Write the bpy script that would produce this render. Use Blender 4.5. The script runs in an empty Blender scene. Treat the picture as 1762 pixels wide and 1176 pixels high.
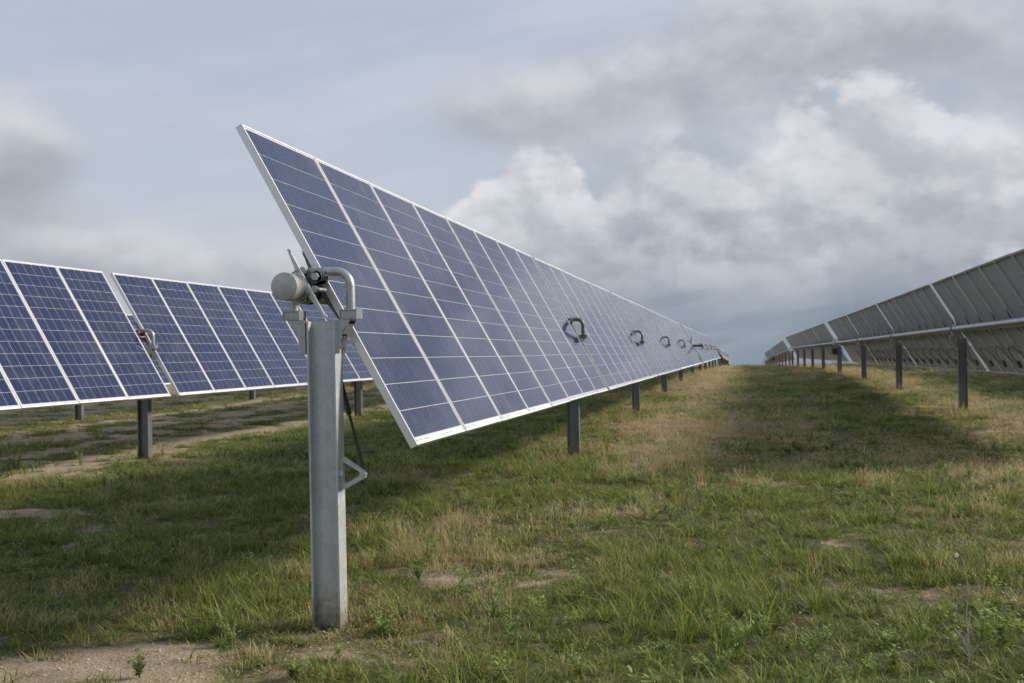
import bpy, math, random
import numpy as np
from mathutils import Matrix, Vector

random.seed(7)
rng = np.random.default_rng(7)
sc = bpy.context.scene
C = sc.collection
RAD = math.radians

# ------------------------------------------------------------------ camera
CAM_H = 1.4565
YAW, PITCH, ROLL, FPX = -0.2102, 0.0020, -0.0206, 1846.2
cam_data = bpy.data.cameras.new('camera')
cam = bpy.data.objects.new('camera', cam_data)
C.objects.link(cam)
cam_data.sensor_width = 36.0
cam_data.lens = FPX / 1762 * 36.0
cam_data.clip_start = 0.05
cam_data.clip_end = 6000
_r = Vector((math.cos(YAW), -math.sin(YAW), 0)); _f = Vector((math.sin(YAW), math.cos(YAW), 0)); _u = Vector((0, 0, 1))
_f2 = _f * math.cos(PITCH) + _u * math.sin(PITCH); _u2 = _u * math.cos(PITCH) - _f * math.sin(PITCH)
_r3 = _r * math.cos(ROLL) + _u2 * math.sin(ROLL); _u3 = _u2 * math.cos(ROLL) - _r * math.sin(ROLL)
cam.matrix_world = Matrix((( _r3.x, _u3.x, -_f2.x, 0), (_r3.y, _u3.y, -_f2.y, 0), (_r3.z, _u3.z, -_f2.z, CAM_H), (0, 0, 0, 1)))
cam_data.dof.use_dof = True
cam_data.dof.focus_distance = 6.6
cam_data.dof.aperture_fstop = 4.5
sc.camera = cam

# ------------------------------------------------------------------ light direction (towards the sun)
SUN_DIR = Vector((1.73, 0.80, 1.0)).normalized()
SUN_EL = math.asin(SUN_DIR.z)
SUN_AZ = math.atan2(SUN_DIR.x, SUN_DIR.y)          # clockwise from +Y

# ------------------------------------------------------------------ node helper
class NT:
    def __init__(self, tree):
        self.t = tree; self.n = tree.nodes; self.l = tree.links
    def new(self, typ, **kw):
        nd = self.n.new(typ)
        for k, v in kw.items(): setattr(nd, k, v)
        return nd
    def put(self, sock, v):
        if isinstance(v, bpy.types.NodeSocket): self.l.new(v, sock)
        elif v is not None: sock.default_value = v
    def m(self, op, a, b=None, c=None, clamp=False):
        nd = self.new('ShaderNodeMath', operation=op, use_clamp=clamp)
        self.put(nd.inputs[0], a); self.put(nd.inputs[1], b); self.put(nd.inputs[2], c)
        return nd.outputs[0]
    def v(self, op, a, b=None, scale=None):
        nd = self.new('ShaderNodeVectorMath', operation=op)
        self.put(nd.inputs[0], a); self.put(nd.inputs[1], b)
        if scale is not None: self.put(nd.inputs['Scale'], scale)
        return nd.outputs['Value'] if op in ('DOT_PRODUCT', 'LENGTH', 'DISTANCE') else nd.outputs[0]
    def mix(self, f, a, b, blend='MIX'):
        nd = self.new('ShaderNodeMix', data_type='RGBA', blend_type=blend)
        self.put(nd.inputs[0], f); self.put(nd.inputs[6], a); self.put(nd.inputs[7], b)
        return nd.outputs[2]
    def step(self, x, lo, hi, a=0.0, b=1.0):
        nd = self.new('ShaderNodeMapRange', interpolation_type='SMOOTHSTEP')
        self.put(nd.inputs[0], x); self.put(nd.inputs[1], lo); self.put(nd.inputs[2], hi)
        self.put(nd.inputs[3], a); self.put(nd.inputs[4], b)
        return nd.outputs[0]
    def noise(self, vec, scale, detail=4, rough=.5, dist=0.0, color=False):
        nd = self.new('ShaderNodeTexNoise')
        self.put(nd.inputs['Vector'], vec); self.put(nd.inputs['Scale'], scale); self.put(nd.inputs['Detail'], detail)
        self.put(nd.inputs['Roughness'], rough); self.put(nd.inputs['Distortion'], dist)
        return nd.outputs[1] if color else nd.outputs[0]
def rgba(r, g, b): return (r, g, b, 1.0)

# ------------------------------------------------------------------ sky
world = bpy.data.worlds.new('World'); sc.world = world; world.use_nodes = True
W = NT(world.node_tree)
for nd in list(W.n): W.n.remove(nd)
def S(r, g, b, k=.84):                              # a sky tone read as display values, back to scene light
    f = lambda c: ((c / 255 + .055) / 1.055) ** 2.4 * k
    return (f(r), f(g), f(b), 1.0)
tc = W.new('ShaderNodeTexCoord')
D = W.v('NORMALIZE', tc.outputs['Generated'])
sep = W.new('ShaderNodeSeparateXYZ'); W.put(sep.inputs[0], D)
AZ = W.m('ARCTAN2', sep.outputs[0], sep.outputs[1])
EL = W.m('ARCSINE', sep.outputs[2])
nish = W.new('ShaderNodeTexSky', sky_type='NISHITA', sun_disc=False, sun_elevation=SUN_EL, sun_rotation=SUN_AZ)
nish.air_density = 1.0; nish.dust_density = 2.0; nish.ozone_density = 1.0
clear = W.v('SCALE', nish.outputs[0], scale=0.11)
# stretched coordinates, so that noise forms flatten towards the horizon
st = W.new('ShaderNodeCombineXYZ')
W.put(st.inputs[0], sep.outputs[0]); W.put(st.inputs[1], sep.outputs[1]); W.put(st.inputs[2], W.m('MULTIPLY', sep.outputs[2], 1.5))
P = st.outputs[0]
st2 = W.new('ShaderNodeCombineXYZ')
W.put(st2.inputs[0], sep.outputs[0]); W.put(st2.inputs[1], sep.outputs[1]); W.put(st2.inputs[2], W.m('MULTIPLY_ADD', sep.outputs[0], -.9, W.m('MULTIPLY', sep.outputs[2], 5.0)))
# high thin veil over the blue
veil_col = W.mix(W.step(EL, RAD(1), RAD(17)), S(196, 203, 213), S(184, 194, 212))
sky = W.mix(.90, clear, veil_col)
wisp = W.step(W.noise(st2.outputs[0], 3.6, 5, .58), .40, .72)
sky = W.mix(W.m('MULTIPLY', wisp, .55), sky, S(203, 209, 219))
# shared cloud noises
n_big = W.noise(P, 4.2, 3, .5)
n_puff = W.noise(P, 10.0, 7, .59)
n_puff2 = W.noise(W.v('ADD', P, (.010, .004, .024)), 10.0, 4, .54)
bill = W.m('ABSOLUTE', W.m('MULTIPLY_ADD', n_puff, 2.0, -1.0))
relief = W.step(W.m('SUBTRACT', n_puff, n_puff2), -.15, .16)
def deg_el(off): return W.m('ADD', W.m('MULTIPLY', EL, 57.2958), off)
ELd = deg_el(0.0); AZd = W.m('MULTIPLY', AZ, 57.2958)
warp = W.m('MULTIPLY_ADD', W.m('SUBTRACT', n_big, .5), 7.0, W.m('MULTIPLY_ADD', W.m('SUBTRACT', n_puff, .5), 6.5, W.m('MULTIPLY', W.m('SUBTRACT', .15, bill), 1.6)))
def gauss(a, e, sa, se):
    x = W.m('DIVIDE', W.m('SUBTRACT', AZd, a), sa); y = W.m('DIVIDE', W.m('SUBTRACT', ELd, e), se)
    q = W.m('MULTIPLY_ADD', x, x, W.m('MULTIPLY', y, y))
    return W.m('EXPONENT', W.m('MULTIPLY', q, -1.0)), y
# soft upper bank: wide smooth forms, paler on their upper side
bank = [(-12.0, 12.0, 6.0, 2.1, .75), (-5, 13.4, 6.5, 2.4, .80), (4.0, 16.4, 7.5, 3.4, 1.05), (10.0, 14.6, 5.0, 2.2, .55), (-38, 9.6, 4.6, 3.4, 1.15), (15.0, 11.8, 4.0, 1.6, .7),
        (-34, 4.9, 5.5, 1.9, .75), (-24, 4.2, 7.5, 1.8, .7), (0, 27, 16, 4, .45), (40, 18, 12, 5, .9), (-60, 18, 14, 5, .9), (100, 20, 24, 7, .9), (-120, 20, 24, 7, .9)]
sb = None; sy = None
for a, e, sa, se, w_ in bank:
    g, y = gauss(a, e, sa, se); g = W.m('MULTIPLY', g, w_); gy = W.m('MULTIPLY', g, y)
    sb = g if sb is None else W.m('ADD', sb, g); sy = gy if sy is None else W.m('ADD', sy, gy)
dB = W.m('ADD', W.m('MULTIPLY_ADD', W.m('SUBTRACT', n_big, .5), 1.1, sb), W.m('MULTIPLY', W.m('SUBTRACT', n_puff, .5), .55))
coverB = W.step(dB, .12, .95)
toneB = W.m('ADD', W.m('MULTIPLY', sy, .9), W.m('MULTIPLY_ADD', W.m('SUBTRACT', relief, .5), .30, W.m('MULTIPLY', W.m('SUBTRACT', n_big, .5), 1.2)))
colB = W.mix(W.step(toneB, -.45, .55), S(163, 167, 176), S(214, 216, 221))
sky = W.mix(W.m('MULTIPLY', coverB, .90), sky, colB)
g, _ = gauss(3.0, 8.0, 17.0, 8.5)
sky = W.mix(W.m('MULTIPLY', W.step(W.m('MULTIPLY_ADD', W.m('SUBTRACT', n_big, .5), .9, g), .15, .80), .62), sky, W.mix(W.step(n_puff, .35, .65), S(172, 179, 190), S(202, 206, 213)))
# heaped clouds, far to near: (azimuth, top, foot, half-width, top tone, depth tone)
heaps = [(6.5, 14.2, 1.5, 12.0, S(221, 223, 227), S(174, 179, 189)), (-11.0, 11.2, 1.5, 7.8, S(224, 226, 230), S(178, 183, 193)), (18.0, 10.6, 1.5, 7.5, S(196, 200, 208), S(166, 172, 182)),
         (-3.0, 12.4, 1.2, 8.0, S(212, 215, 221), S(164, 170, 181)), (9.5, 8.6, 1.0, 7.0, S(190, 194, 202), S(156, 163, 174)), (-8.5, 7.0, 1.0, 9.0, S(190, 194, 202), S(150, 158, 170)), (13.0, 6.4, .8, 2.6, S(208, 212, 219), S(165, 171, 182)),
         (42, 11, 1.5, 12, S(220, 222, 228), S(176, 181, 190)), (-64, 9, 1.5, 12, S(220, 222, 228), S(176, 181, 190)), (100, 10, 1.5, 20, S(218, 220, 226), S(176, 181, 190)), (-130, 10, 1.5, 22, S(216, 218, 224), S(176, 181, 190))]
for i, (a, top, foot, hw, ct, cd) in enumerate(heaps):
    x = W.m('DIVIDE', W.m('SUBTRACT', AZd, a), hw)
    hgt = W.m('MULTIPLY_ADD', W.m('EXPONENT', W.m('MULTIPLY', W.m('MULTIPLY', x, x), -1.0)), top - foot, foot - 1.2)
    ph = (i * .37) % 1.0 * 2 - 1
    q = W.m('ADD', W.m('SUBTRACT', hgt, ELd), W.m('MULTIPLY', warp, 1.0 if i % 2 == 0 else .75))
    cov = W.step(q, 0.0, .85 if i % 3 else 1.3)
    foot_fade = W.step(ELd, foot - 1.6, foot + .9)
    tone = W.m('ADD', W.m('MULTIPLY', W.step(q, 6.5, .1), .55), W.m('MULTIPLY_ADD', relief, .66, W.m('MULTIPLY_ADD', n_puff, .95, -.58)))
    col = W.mix(W.m('MULTIPLY', tone, 1.0, clamp=True), cd, ct)
    sky = W.mix(W.m('MULTIPLY', W.m('MULTIPLY', cov, foot_fade), .93), sky, col)
# grey bases and murk low over the horizon
low = W.step(W.m('MULTIPLY_ADD', W.m('SUBTRACT', n_big, .5), 4.0, ELd), 4.6, .2)
side = W.step(AZd, -30.0, -12.0, .45, .88)
murk = W.noise(st2.outputs[0], 4.5, 3, .5)
sky = W.mix(W.m('MULTIPLY', low, side), sky, W.mix(W.step(murk, .36, .66), S(124, 139, 154), S(158, 167, 180)))
bg = W.new('ShaderNodeBackground'); W.put(bg.inputs[0], sky); bg.inputs[1].default_value = 1.0
wo = W.new('ShaderNodeOutputWorld'); W.l.new(bg.outputs[0], wo.inputs[0])
world.cycles.sampling_method = 'MANUAL'; world.cycles.sample_map_resolution = 512

# ------------------------------------------------------------------ sun
sd = bpy.data.lights.new('sun', 'SUN'); sd.energy = 4.3; sd.angle = RAD(9.0); sd.color = (1.0, .93, .82)
so = bpy.data.objects.new('sun', sd); C.objects.link(so)
so.rotation_euler = (-SUN_DIR).to_track_quat('-Z', 'Y').to_euler(); so.location = (20, 10, 20)
sc.view_settings.view_transform = 'Standard'; sc.view_settings.look = 'None'
sc.view_settings.exposure = 0.25; sc.view_settings.gamma = 1.0; sc.view_settings.use_curve_mapping = False
sc.cycles.max_bounces = 5; sc.cycles.diffuse_bounces = 3; sc.cycles.use_light_tree = False; sc.cycles.adaptive_threshold = .015; sc.cycles.glossy_bounces = 3; sc.cycles.caustics_reflective = False; sc.cycles.caustics_refractive = False; sc.cycles.transmission_bounces = 3
sc.cycles.use_denoising = True

# ------------------------------------------------------------------ materials
def principled(name, col, rough=.6, metal=0.0, spec=.5):
    m = bpy.data.materials.new(name); m.use_nodes = True
    b = m.node_tree.nodes['Principled BSDF']
    b.inputs['Base Color'].default_value = (*col, 1); b.inputs['Roughness'].default_value = rough
    b.inputs['Metallic'].default_value = metal; b.inputs['Specular IOR Level'].default_value = spec
    return m, NT(m.node_tree), b
MAT = {}
# galvanised steel: spangle, streaks, dust
def galv(name, c1, c2, rough=.5, metal=.75, spangle=55.0):
    m, T, b = principled(name, c1, rough, metal)
    t = T.new('ShaderNodeTexCoord').outputs['Object']
    vo = T.new('ShaderNodeTexVoronoi'); T.put(vo.inputs['Vector'], t); vo.inputs['Scale'].default_value = spangle
    s = T.new('ShaderNodeSeparateColor'); T.put(s.inputs[0], vo.outputs['Color'])
    n = T.noise(t, 7.0, 6, .6)
    mp = T.new('ShaderNodeMapping'); T.put(mp.inputs[0], t); mp.inputs['Scale'].default_value = (30, 30, 1.4)
    st_ = T.noise(mp.outputs[0], 1.0, 5, .6)
    f = T.m('ADD', T.m('MULTIPLY', s.outputs[0], .30), T.m('ADD', T.m('MULTIPLY', T.step(n, .3, .7), .4), T.m('MULTIPLY', T.step(st_, .35, .7), .3)))
    colr = T.mix(f, rgba(*c1), rgba(*c2))
    if 'post' in name:
        gp = T.new('ShaderNodeNewGeometry').outputs['Position']; sp = T.new('ShaderNodeSeparateXYZ'); T.put(sp.inputs[0], gp)
        sn = T.noise(gp, 38, 6, .7)
        mud = T.m('MULTIPLY', T.step(T.m('MULTIPLY_ADD', T.m('SUBTRACT', sn, .5), .55, sp.outputs[2]), .26, .02), .75)
        colr = T.mix(mud, colr, rgba(.23, .175, .11))
        scr = T.noise(T.v('MULTIPLY', gp, (9.0, 9.0, 60.0)), 1.0, 4, .7)
        colr = T.mix(T.step(scr, .68, .80, 0, .22), colr, rgba(.16, .165, .17))
    T.put(b.inputs['Base Color'], colr)
    T.put(b.inputs['Roughness'], T.m('MULTIPLY_ADD', n, .25, rough - .12))
    bp = T.new('ShaderNodeBump'); bp.inputs['Strength'].default_value = .12; bp.inputs['Distance'].default_value = .004
    T.put(bp.inputs['Height'], n); T.put(b.inputs['Normal'], bp.outputs[0])
    return m
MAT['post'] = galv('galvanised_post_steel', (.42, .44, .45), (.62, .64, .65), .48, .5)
MAT['post_old'] = galv('shaded_post_steel', (.12, .13, .14), (.25, .265, .28), .45, .5)  # darker copy of the post steel, with shade put into its colour
MAT['hoop'] = galv('galvanised_pipe', (.30, .31, .315), (.50, .51, .51), .40, .75, 90)
MAT['tube'] = galv('torque_tube_steel', (.30, .305, .31), (.50, .505, .51), .34, .85, 40)
MAT['cap'] = galv('tube_cap_steel', (.36, .345, .325), (.54, .52, .49), .42, .6, 30)
MAT['rail'] = galv('rail_steel', (.14, .15, .16), (.26, .27, .28), .45, .6, 80)
MAT['arm'] = galv('bright_arm_steel', (.46, .47, .48), (.66, .67, .67), .42, .55, 80)
MAT['hoop_old'] = galv('shaded_pipe', (.09, .095, .10), (.19, .20, .205), .42, .6, 90)  # pipe copy for back-lit centre-row hoops, their shade painted into the colour
def simple(name, col, rough, metal=0, var=.25, scale=20):
    m, T, b = principled(name, col, rough, metal)
    t = T.new('ShaderNodeTexCoord').outputs['Object']
    n = T.noise(t, scale, 5, .6)
    T.put(b.inputs['Base Color'], T.mix(n, rgba(*[c * (1 - var) for c in col]), rgba(*[c * (1 + var) for c in col])))
    return m
MAT['frame'] = simple('anodised_aluminium', (.76, .76, .75), .38, .5, .06, 12)
MAT['black'] = simple('black_plastic', (.015, .016, .018), .45, 0, .3)
MAT['rod'] = simple('black_damper_paint', (.02, .02, .022), .35, 0, .3)
MAT['bolt'] = simple('bolt_steel', (.28, .28, .27), .4, .7, .3, 60)
MAT['cast'] = galv('cast_bracket_zinc', (.40, .42, .43), (.62, .63, .63), .5, .6, 120)
MAT['label'] = simple('pale_sticker', (.62, .62, .60), .5, 0, .12, 90)
MAT['print'] = simple('grey_sticker_print', (.22, .22, .23), .5, 0, .2, 90)

def glassy(T, b, rough_socket):
    # textured solar glass: part of the mirror reflection is lost in its matt surface
    b.inputs['Specular IOR Level'].default_value = 0.0; b.inputs['Roughness'].default_value = 1.0
    fr = T.new('ShaderNodeFresnel'); fr.inputs[0].default_value = 1.47
    gl = T.new('ShaderNodeBsdfGlossy'); gl.inputs['Color'].default_value = (.88, .90, .96, 1); T.put(gl.inputs['Roughness'], rough_socket)
    mx = T.new('ShaderNodeMixShader'); T.put(mx.inputs[0], T.m('MULTIPLY', fr.outputs[0], .97))
    T.l.new(b.outputs[0], mx.inputs[1]); T.l.new(gl.outputs[0], mx.inputs[2])
    out = [q for q in T.n if q.type == 'OUTPUT_MATERIAL'][0]; T.l.new(mx.outputs[0], out.inputs[0])
# backsheet in front (under glass) and behind (matt)
m, T, b = principled('white_backsheet_under_glass', (.50, .51, .53), .06)
t = T.new('ShaderNodeTexCoord').outputs['Object']; n = T.noise(t, 3.0, 5, .6)
T.put(b.inputs['Base Color'], T.mix(n, rgba(.44, .45, .47), rgba(.58, .59, .61)))
glassy(T, b, T.step(T.noise(t, 9, 4, .6), .35, .75, .06, .14))
MAT['sheet'] = m
m, T, b = principled('matt_rear_backsheet', (.55, .55, .52), .65)
t = T.new('ShaderNodeTexCoord').outputs['Object']; n = T.noise(t, 4.0, 6, .65)
T.put(b.inputs['Base Color'], T.mix(n, rgba(.37, .395, .40), rgba(.50, .525, .53)))
MAT['rear'] = m
# silicon cells: crystal mottling, four silver busbars, fine finger lines; UV runs 0..1 over each cell
def cell_material(name, objrand):
    m, T, b = principled(name, (.03, .04, .09), .07)
    uv = T.new('ShaderNodeUVMap'); uv.uv_map = 'UVMap'
    s = T.new('ShaderNodeSeparateXYZ'); T.put(s.inputs[0], uv.outputs[0])
    fx = T.m('FRACT', s.outputs[0])
    bar = T.m('ABSOLUTE', T.m('SUBTRACT', T.m('FRACT', T.m('MULTIPLY', fx, 3.0)), .5))
    barm = T.step(bar, .075, .035)
    geo = T.new('ShaderNodeNewGeometry')
    t = T.new('ShaderNodeTexCoord').outputs['Object']
    oi = T.new('ShaderNodeObjectInfo')
    if objrand: r = oi.outputs['Random']
    else:
        fl = T.new('ShaderNodeCombineXYZ')
        T.put(fl.inputs[0], T.m('FLOOR', s.outputs[0])); T.put(fl.inputs[1], T.m('FLOOR', s.outputs[1])); T.put(fl.inputs[2], T.m('MULTIPLY', oi.outputs['Random'], 97.0))
        wn_ = T.new('ShaderNodeTexWhiteNoise'); T.put(wn_.inputs[0], fl.outputs[0]); r = wn_.outputs[0]
    vv = T.v('ADD', geo.outputs['Position'], T.v('SCALE', (13.7, 7.1, 3.3), scale=r))
    vo = T.new('ShaderNodeTexVoronoi'); T.put(vo.inputs['Vector'], vv); vo.inputs['Scale'].default_value = 28
    sv = T.new('ShaderNodeSeparateColor'); T.put(sv.inputs[0], vo.outputs['Color'])
    f = T.m('ADD', T.m('MULTIPLY', r, .6), T.m('MULTIPLY', sv.outputs[0], .4))
    col = T.mix(f, rgba(.0040, .0088, .036), rgba(.0085, .0165, .060))
    warm = T.step(r, .80, 1.0)
    col = T.mix(T.m('MULTIPLY', warm, .5), col, rgba(.030, .026, .050))
    strand = T.noise(T.v('MULTIPLY', uv.outputs[0], (13.0, .7, 1.0)), 1.0, 2, .6)
    col = T.mix(T.step(strand, .48, .75, 0, .45), col, rgba(.030, .045, .11))
    col = T.mix(T.m('MULTIPLY', barm, .65), col, rgba(.10, .125, .20))
    T.put(b.inputs['Base Color'], col)
    dust = T.noise(geo.outputs['Position'], 2.3, 6, .65)
    col2 = T.mix(T.step(dust, .45, .8, 0, .10), col, rgba(.30, .28, .25)); T.put(b.inputs['Base Color'], col2)
    glassy(T, b, T.step(dust, .35, .75, .06, .15))
    return m
MAT['cell'] = cell_material('silicon_cell', True)
MAT['cells'] = cell_material('silicon_cell_sheet', False)

# ------------------------------------------------------------------ mesh builder
class MB:
    def __init__(self): self.v = []; self.f = []; self.m = []; self.uv = []
    def add(self, vs, fs, mat=0, M=None, uvs=None):
        o = len(self.v)
        for p_ in vs:
            p_ = Vector(p_)
            self.v.append(tuple(M @ p_ if M is not None else p_))
        for i, q in enumerate(fs):
            self.f.append(tuple(k + o for k in q)); self.m.append(mat)
            self.uv.append(uvs[i] if uvs else None)
    def box(self, x0, x1, y0, y1, z0, z1, mat=0, M=None):
        vs = [(x0, y0, z0), (x1, y0, z0), (x1, y1, z0), (x0, y1, z0), (x0, y0, z1), (x1, y0, z1), (x1, y1, z1), (x0, y1, z1)]
        self.add(vs, [(3, 2, 1, 0), (4, 5, 6, 7), (0, 1, 5, 4), (1, 2, 6, 5), (2, 3, 7, 6), (3, 0, 4, 7)], mat, M)
    def prism(self, poly, d0, d1, axis='y', mat=0, M=None):
        # poly: (a, b) points; axis y -> (a, d, b); x -> (d, a, b); z -> (a, b, d)
        n = len(poly)
        def pt(a, b_, d): return {'y': (a, d, b_), 'x': (d, a, b_), 'z': (a, b_, d)}[axis]
        vs = [pt(a, b_, d0) for a, b_ in poly] + [pt(a, b_, d1) for a, b_ in poly]
        fs = [tuple(range(n)), tuple(range(2 * n - 1, n - 1, -1))] + [(i, i + n, (i + 1) % n + n, (i + 1) % n) for i in range(n)]
        self.add(vs, fs, mat, M)
    def tube(self, path, r, n=12, mat=0, cap=True, M=None):
        path = [Vector(p_) for p_ in path]; rs = r if isinstance(r, (list, tuple)) else [r] * len(path)
        up = Vector((0, 0, 1)); vs = []; fs = []
        t0 = (path[1] - path[0]).normalized()
        if abs(t0.dot(up)) > .9: up = Vector((1, 0, 0))
        a = t0.cross(up).normalized()
        for i, p_ in enumerate(path):
            t_ = (path[min(i + 1, len(path) - 1)] - path[max(i - 1, 0)]).normalized()
            a = (a - t_ * a.dot(t_)).normalized(); b_ = t_.cross(a)
            for k in range(n):
                th = 2 * math.pi * k / n
                vs.append(p_ + (a * math.cos(th) + b_ * math.sin(th)) * rs[i])
        for i in range(len(path) - 1):
            for k in range(n):
                fs.append((i * n + k, i * n + (k + 1) % n, (i + 1) * n + (k + 1) % n, (i + 1) * n + k))
        if cap:
            fs.append(tuple(range(n - 1, -1, -1))); fs.append(tuple(range((len(path) - 1) * n, len(path) * n)))
        self.add(vs, fs, mat, M)
    def ring(self, c, axis, r0, r1, w, n=24, mat=0, M=None):
        # annular band around 'axis' centred at c
        c = Vector(c); ax = Vector(axis).normalized(); a = ax.orthogonal().normalized(); b_ = ax.cross(a)
        vs = []; fs = []
        for k in range(n):
            th = 2 * math.pi * k / n; d = a * math.cos(th) + b_ * math.sin(th)
            vs += [c + d * r0 - ax * w / 2, c + d * r1 - ax * w / 2, c + d * r1 + ax * w / 2, c + d * r0 + ax * w / 2]
        for k in range(n):
            o = k * 4; q = ((k + 1) % n) * 4
            for j in range(4): fs.append((o + j, o + (j + 1) % 4, q + (j + 1) % 4, q + j))
        self.add(vs, fs, mat, M)
    def mesh(self, name, mats, smooth=False):
        me = bpy.data.meshes.new(name)
        me.from_pydata(self.v, [], self.f)
        for mt in mats: me.materials.append(MAT[mt] if isinstance(mt, str) else mt)
        me.polygons.foreach_set('material_index', self.m)
        if any(u is not None for u in self.uv):
            ul = me.uv_layers.new(name='UVMap'); k = 0
            for pi, pl in enumerate(me.polygons):
                u = self.uv[pi]
                for j in range(pl.loop_total): ul.data[pl.loop_start + j].uv = u[j] if u else (.5, .5)
        me.validate(); me.update()
        if smooth:
            me.polygons.foreach_set('use_smooth', [True] * len(me.polygons))
            me.set_sharp_from_angle(angle=RAD(38))
        return me
def bevel(me, w, seg=1):
    import bmesh
    bm = bmesh.new(); bm.from_mesh(me)
    bmesh.ops.bevel(bm, geom=[e for e in bm.edges if e.is_manifold and e.calc_face_angle(0) > RAD(50)], offset=w, segments=seg, affect='EDGES', clamp_overlap=True)
    bm.to_mesh(me); bm.free(); return me
def obj(name, me, parent=None, M=None, loc=None):
    o = bpy.data.objects.new(name, me); C.objects.link(o)
    if parent is not None: o.parent = parent
    if M is not None: o.matrix_local = M
    if loc is not None: o.location = loc
    return o
def thing(name, label, cat, loc=(0, 0, 0), group=None):
    o = bpy.data.objects.new(name, None); C.objects.link(o); o.location = loc; o.empty_display_size = .2
    tag(o, label, cat, group); return o
def tag(o, label, cat, group=None):
    o['label'] = label; o['category'] = cat
    if group: o['group'] = group
    return o

# ------------------------------------------------------------------ terrain
_ky = np.array([-60, 0, 40, 47, 55, 63, 71, 80, 88, 95, 115, 170, 200, 260, 400, 900, 2500], float)
_kz = np.array([0, 0, 0, -.03, -.17, -.35, -.51, -.69, -.83, -.99, -1.47, -2.86, -3.85, -6.4, -13.5, -42, -150], float)
def sm(a, b, x): t_ = np.clip((x - a) / (b - a), 0, 1); return t_ * t_ * (3 - 2 * t_)
def vnoise(x, y, s, seed):
    x = np.asarray(x, float) * s; y = np.asarray(y, float) * s
    xi = np.floor(x).astype(np.int64); yi = np.floor(y).astype(np.int64); fx = x - xi; fy = y - yi
    def h(a, b_):
        n_ = (a * 374761393 + b_ * 668265263 + seed * 974711) & 0x7fffffff
        n_ = ((n_ ^ (n_ >> 13)) * 1274126177) & 0x7fffffff
        n_ = (n_ ^ (n_ >> 16)) & 0xffff
        return n_ / 65535.0
    u = fx * fx * (3 - 2 * fx); v_ = fy * fy * (3 - 2 * fy)
    return (h(xi, yi) * (1 - u) + h(xi + 1, yi) * u) * (1 - v_) + (h(xi, yi + 1) * (1 - u) + h(xi + 1, yi + 1) * u) * v_
def fbm(x, y, s, seed, o=4):
    t_ = 0; a = .5; n_ = 0
    for k in range(o): t_ = t_ + a * vnoise(x, y, s * 2 ** k, seed + k); n_ += a; a *= .55
    return t_ / n_
def gz(x, y):
    x = np.asarray(x, float); y = np.asarray(y, float)
    base = np.interp(y, _ky, _kz)
    yy = [np.interp(y + d, _ky, _kz) for d in (-5, -2.5, 2.5, 5)]
    base = (base + sum(yy)) / 5
    near = 1 - sm(60, 120, np.abs(y))
    bump = (fbm(x, y, .55, 3, 3) - .5) * .05 + (fbm(x, y, 2.4, 11, 3) - .5) * .035 + (fbm(x, y, 6.5, 15, 2) - .5) * .022
    return base + bump * near
def gzf(x, y): return float(gz(np.array([x]), np.array([y]))[0])

def bump2(x, y, cx, cy, rx, ry): return np.exp(-((x - cx) / rx) ** 2 - ((y - cy) / ry) ** 2)
def sand_field(x, y):
    n_ = fbm(x, y, 1.1, 21, 4) - .5; n2 = fbm(x, y, 4.0, 31, 3) - .5
    s = .85 * bump2(x, y, -2.85, 4.38, .60, .36) + .75 * bump2(x, y, -6.5, 8.6, .75, .22) +   .5 * bump2(x, y, .68, 7.95, .38, .35) + .20 * bump2(x, y, -1.25, 6.2, .9, .5) \
        + .35 * bump2(x, y, -4.7, 8.0, 1.2, .4) + .25 * bump2(x, y, -1.75, 5.1, .6, .35) + .15 * bump2(x, y, .1, 6.4, .5, .5)
    tr = 0
    for cx, w_, a in ((-8.35, .5, .50), (-9.9, .4, .42), (-11.4, .5, .52), (-12.9, .45, .4), (-15.6, .8, .5), (-17.6, .8, .45), (-22, 2.0, .5)):
        tr = tr + a * np.exp(-((x - cx + .25 * np.sin(y * .5)) / w_) ** 2)
    s = s + tr * sm(10.5, 13.5, y)
    s = s + .16 * sm(-6.8, -8.5, x) * sm(9.5, 12.5, y)
    return s - .22 * bump2(x, y, -.7, 5.8, 1.4, .6) + n_ * .75 + n2 * .75 + (fbm(x, y, 3.0, 91, 3) - .5) * 1.1 * sm(-6.8, -8.2, x)
def dry_field(x, y):
    n_ = fbm(x, y, .55, 41, 4) - .5; n2 = fbm(x, y, 2.2, 51, 3) - .5
    d = .50 * np.exp(-((x + 1.35) / 1.25) ** 2) * sm(9.5, 13.0, y) + .42 * np.exp(-((x - 4.6) / 1.3) ** 2) * sm(9, 15, y)
    d = d + .30 * bump2(x, y, -1.75, 5.0, .7, .4) + .40 * bump2(x, y, .9, 18.5, 1.6, 3.5) + .30 * bump2(x, y, 2.6, 13.0, .7, 2.0) + .25 * sm(25, 45, y)
    d = d + .10 * bump2(x, y, -1.0, 8.5, 2.2, 1.2)
    return .20 + d + n_ * 1.0 + n2 * .8

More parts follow.
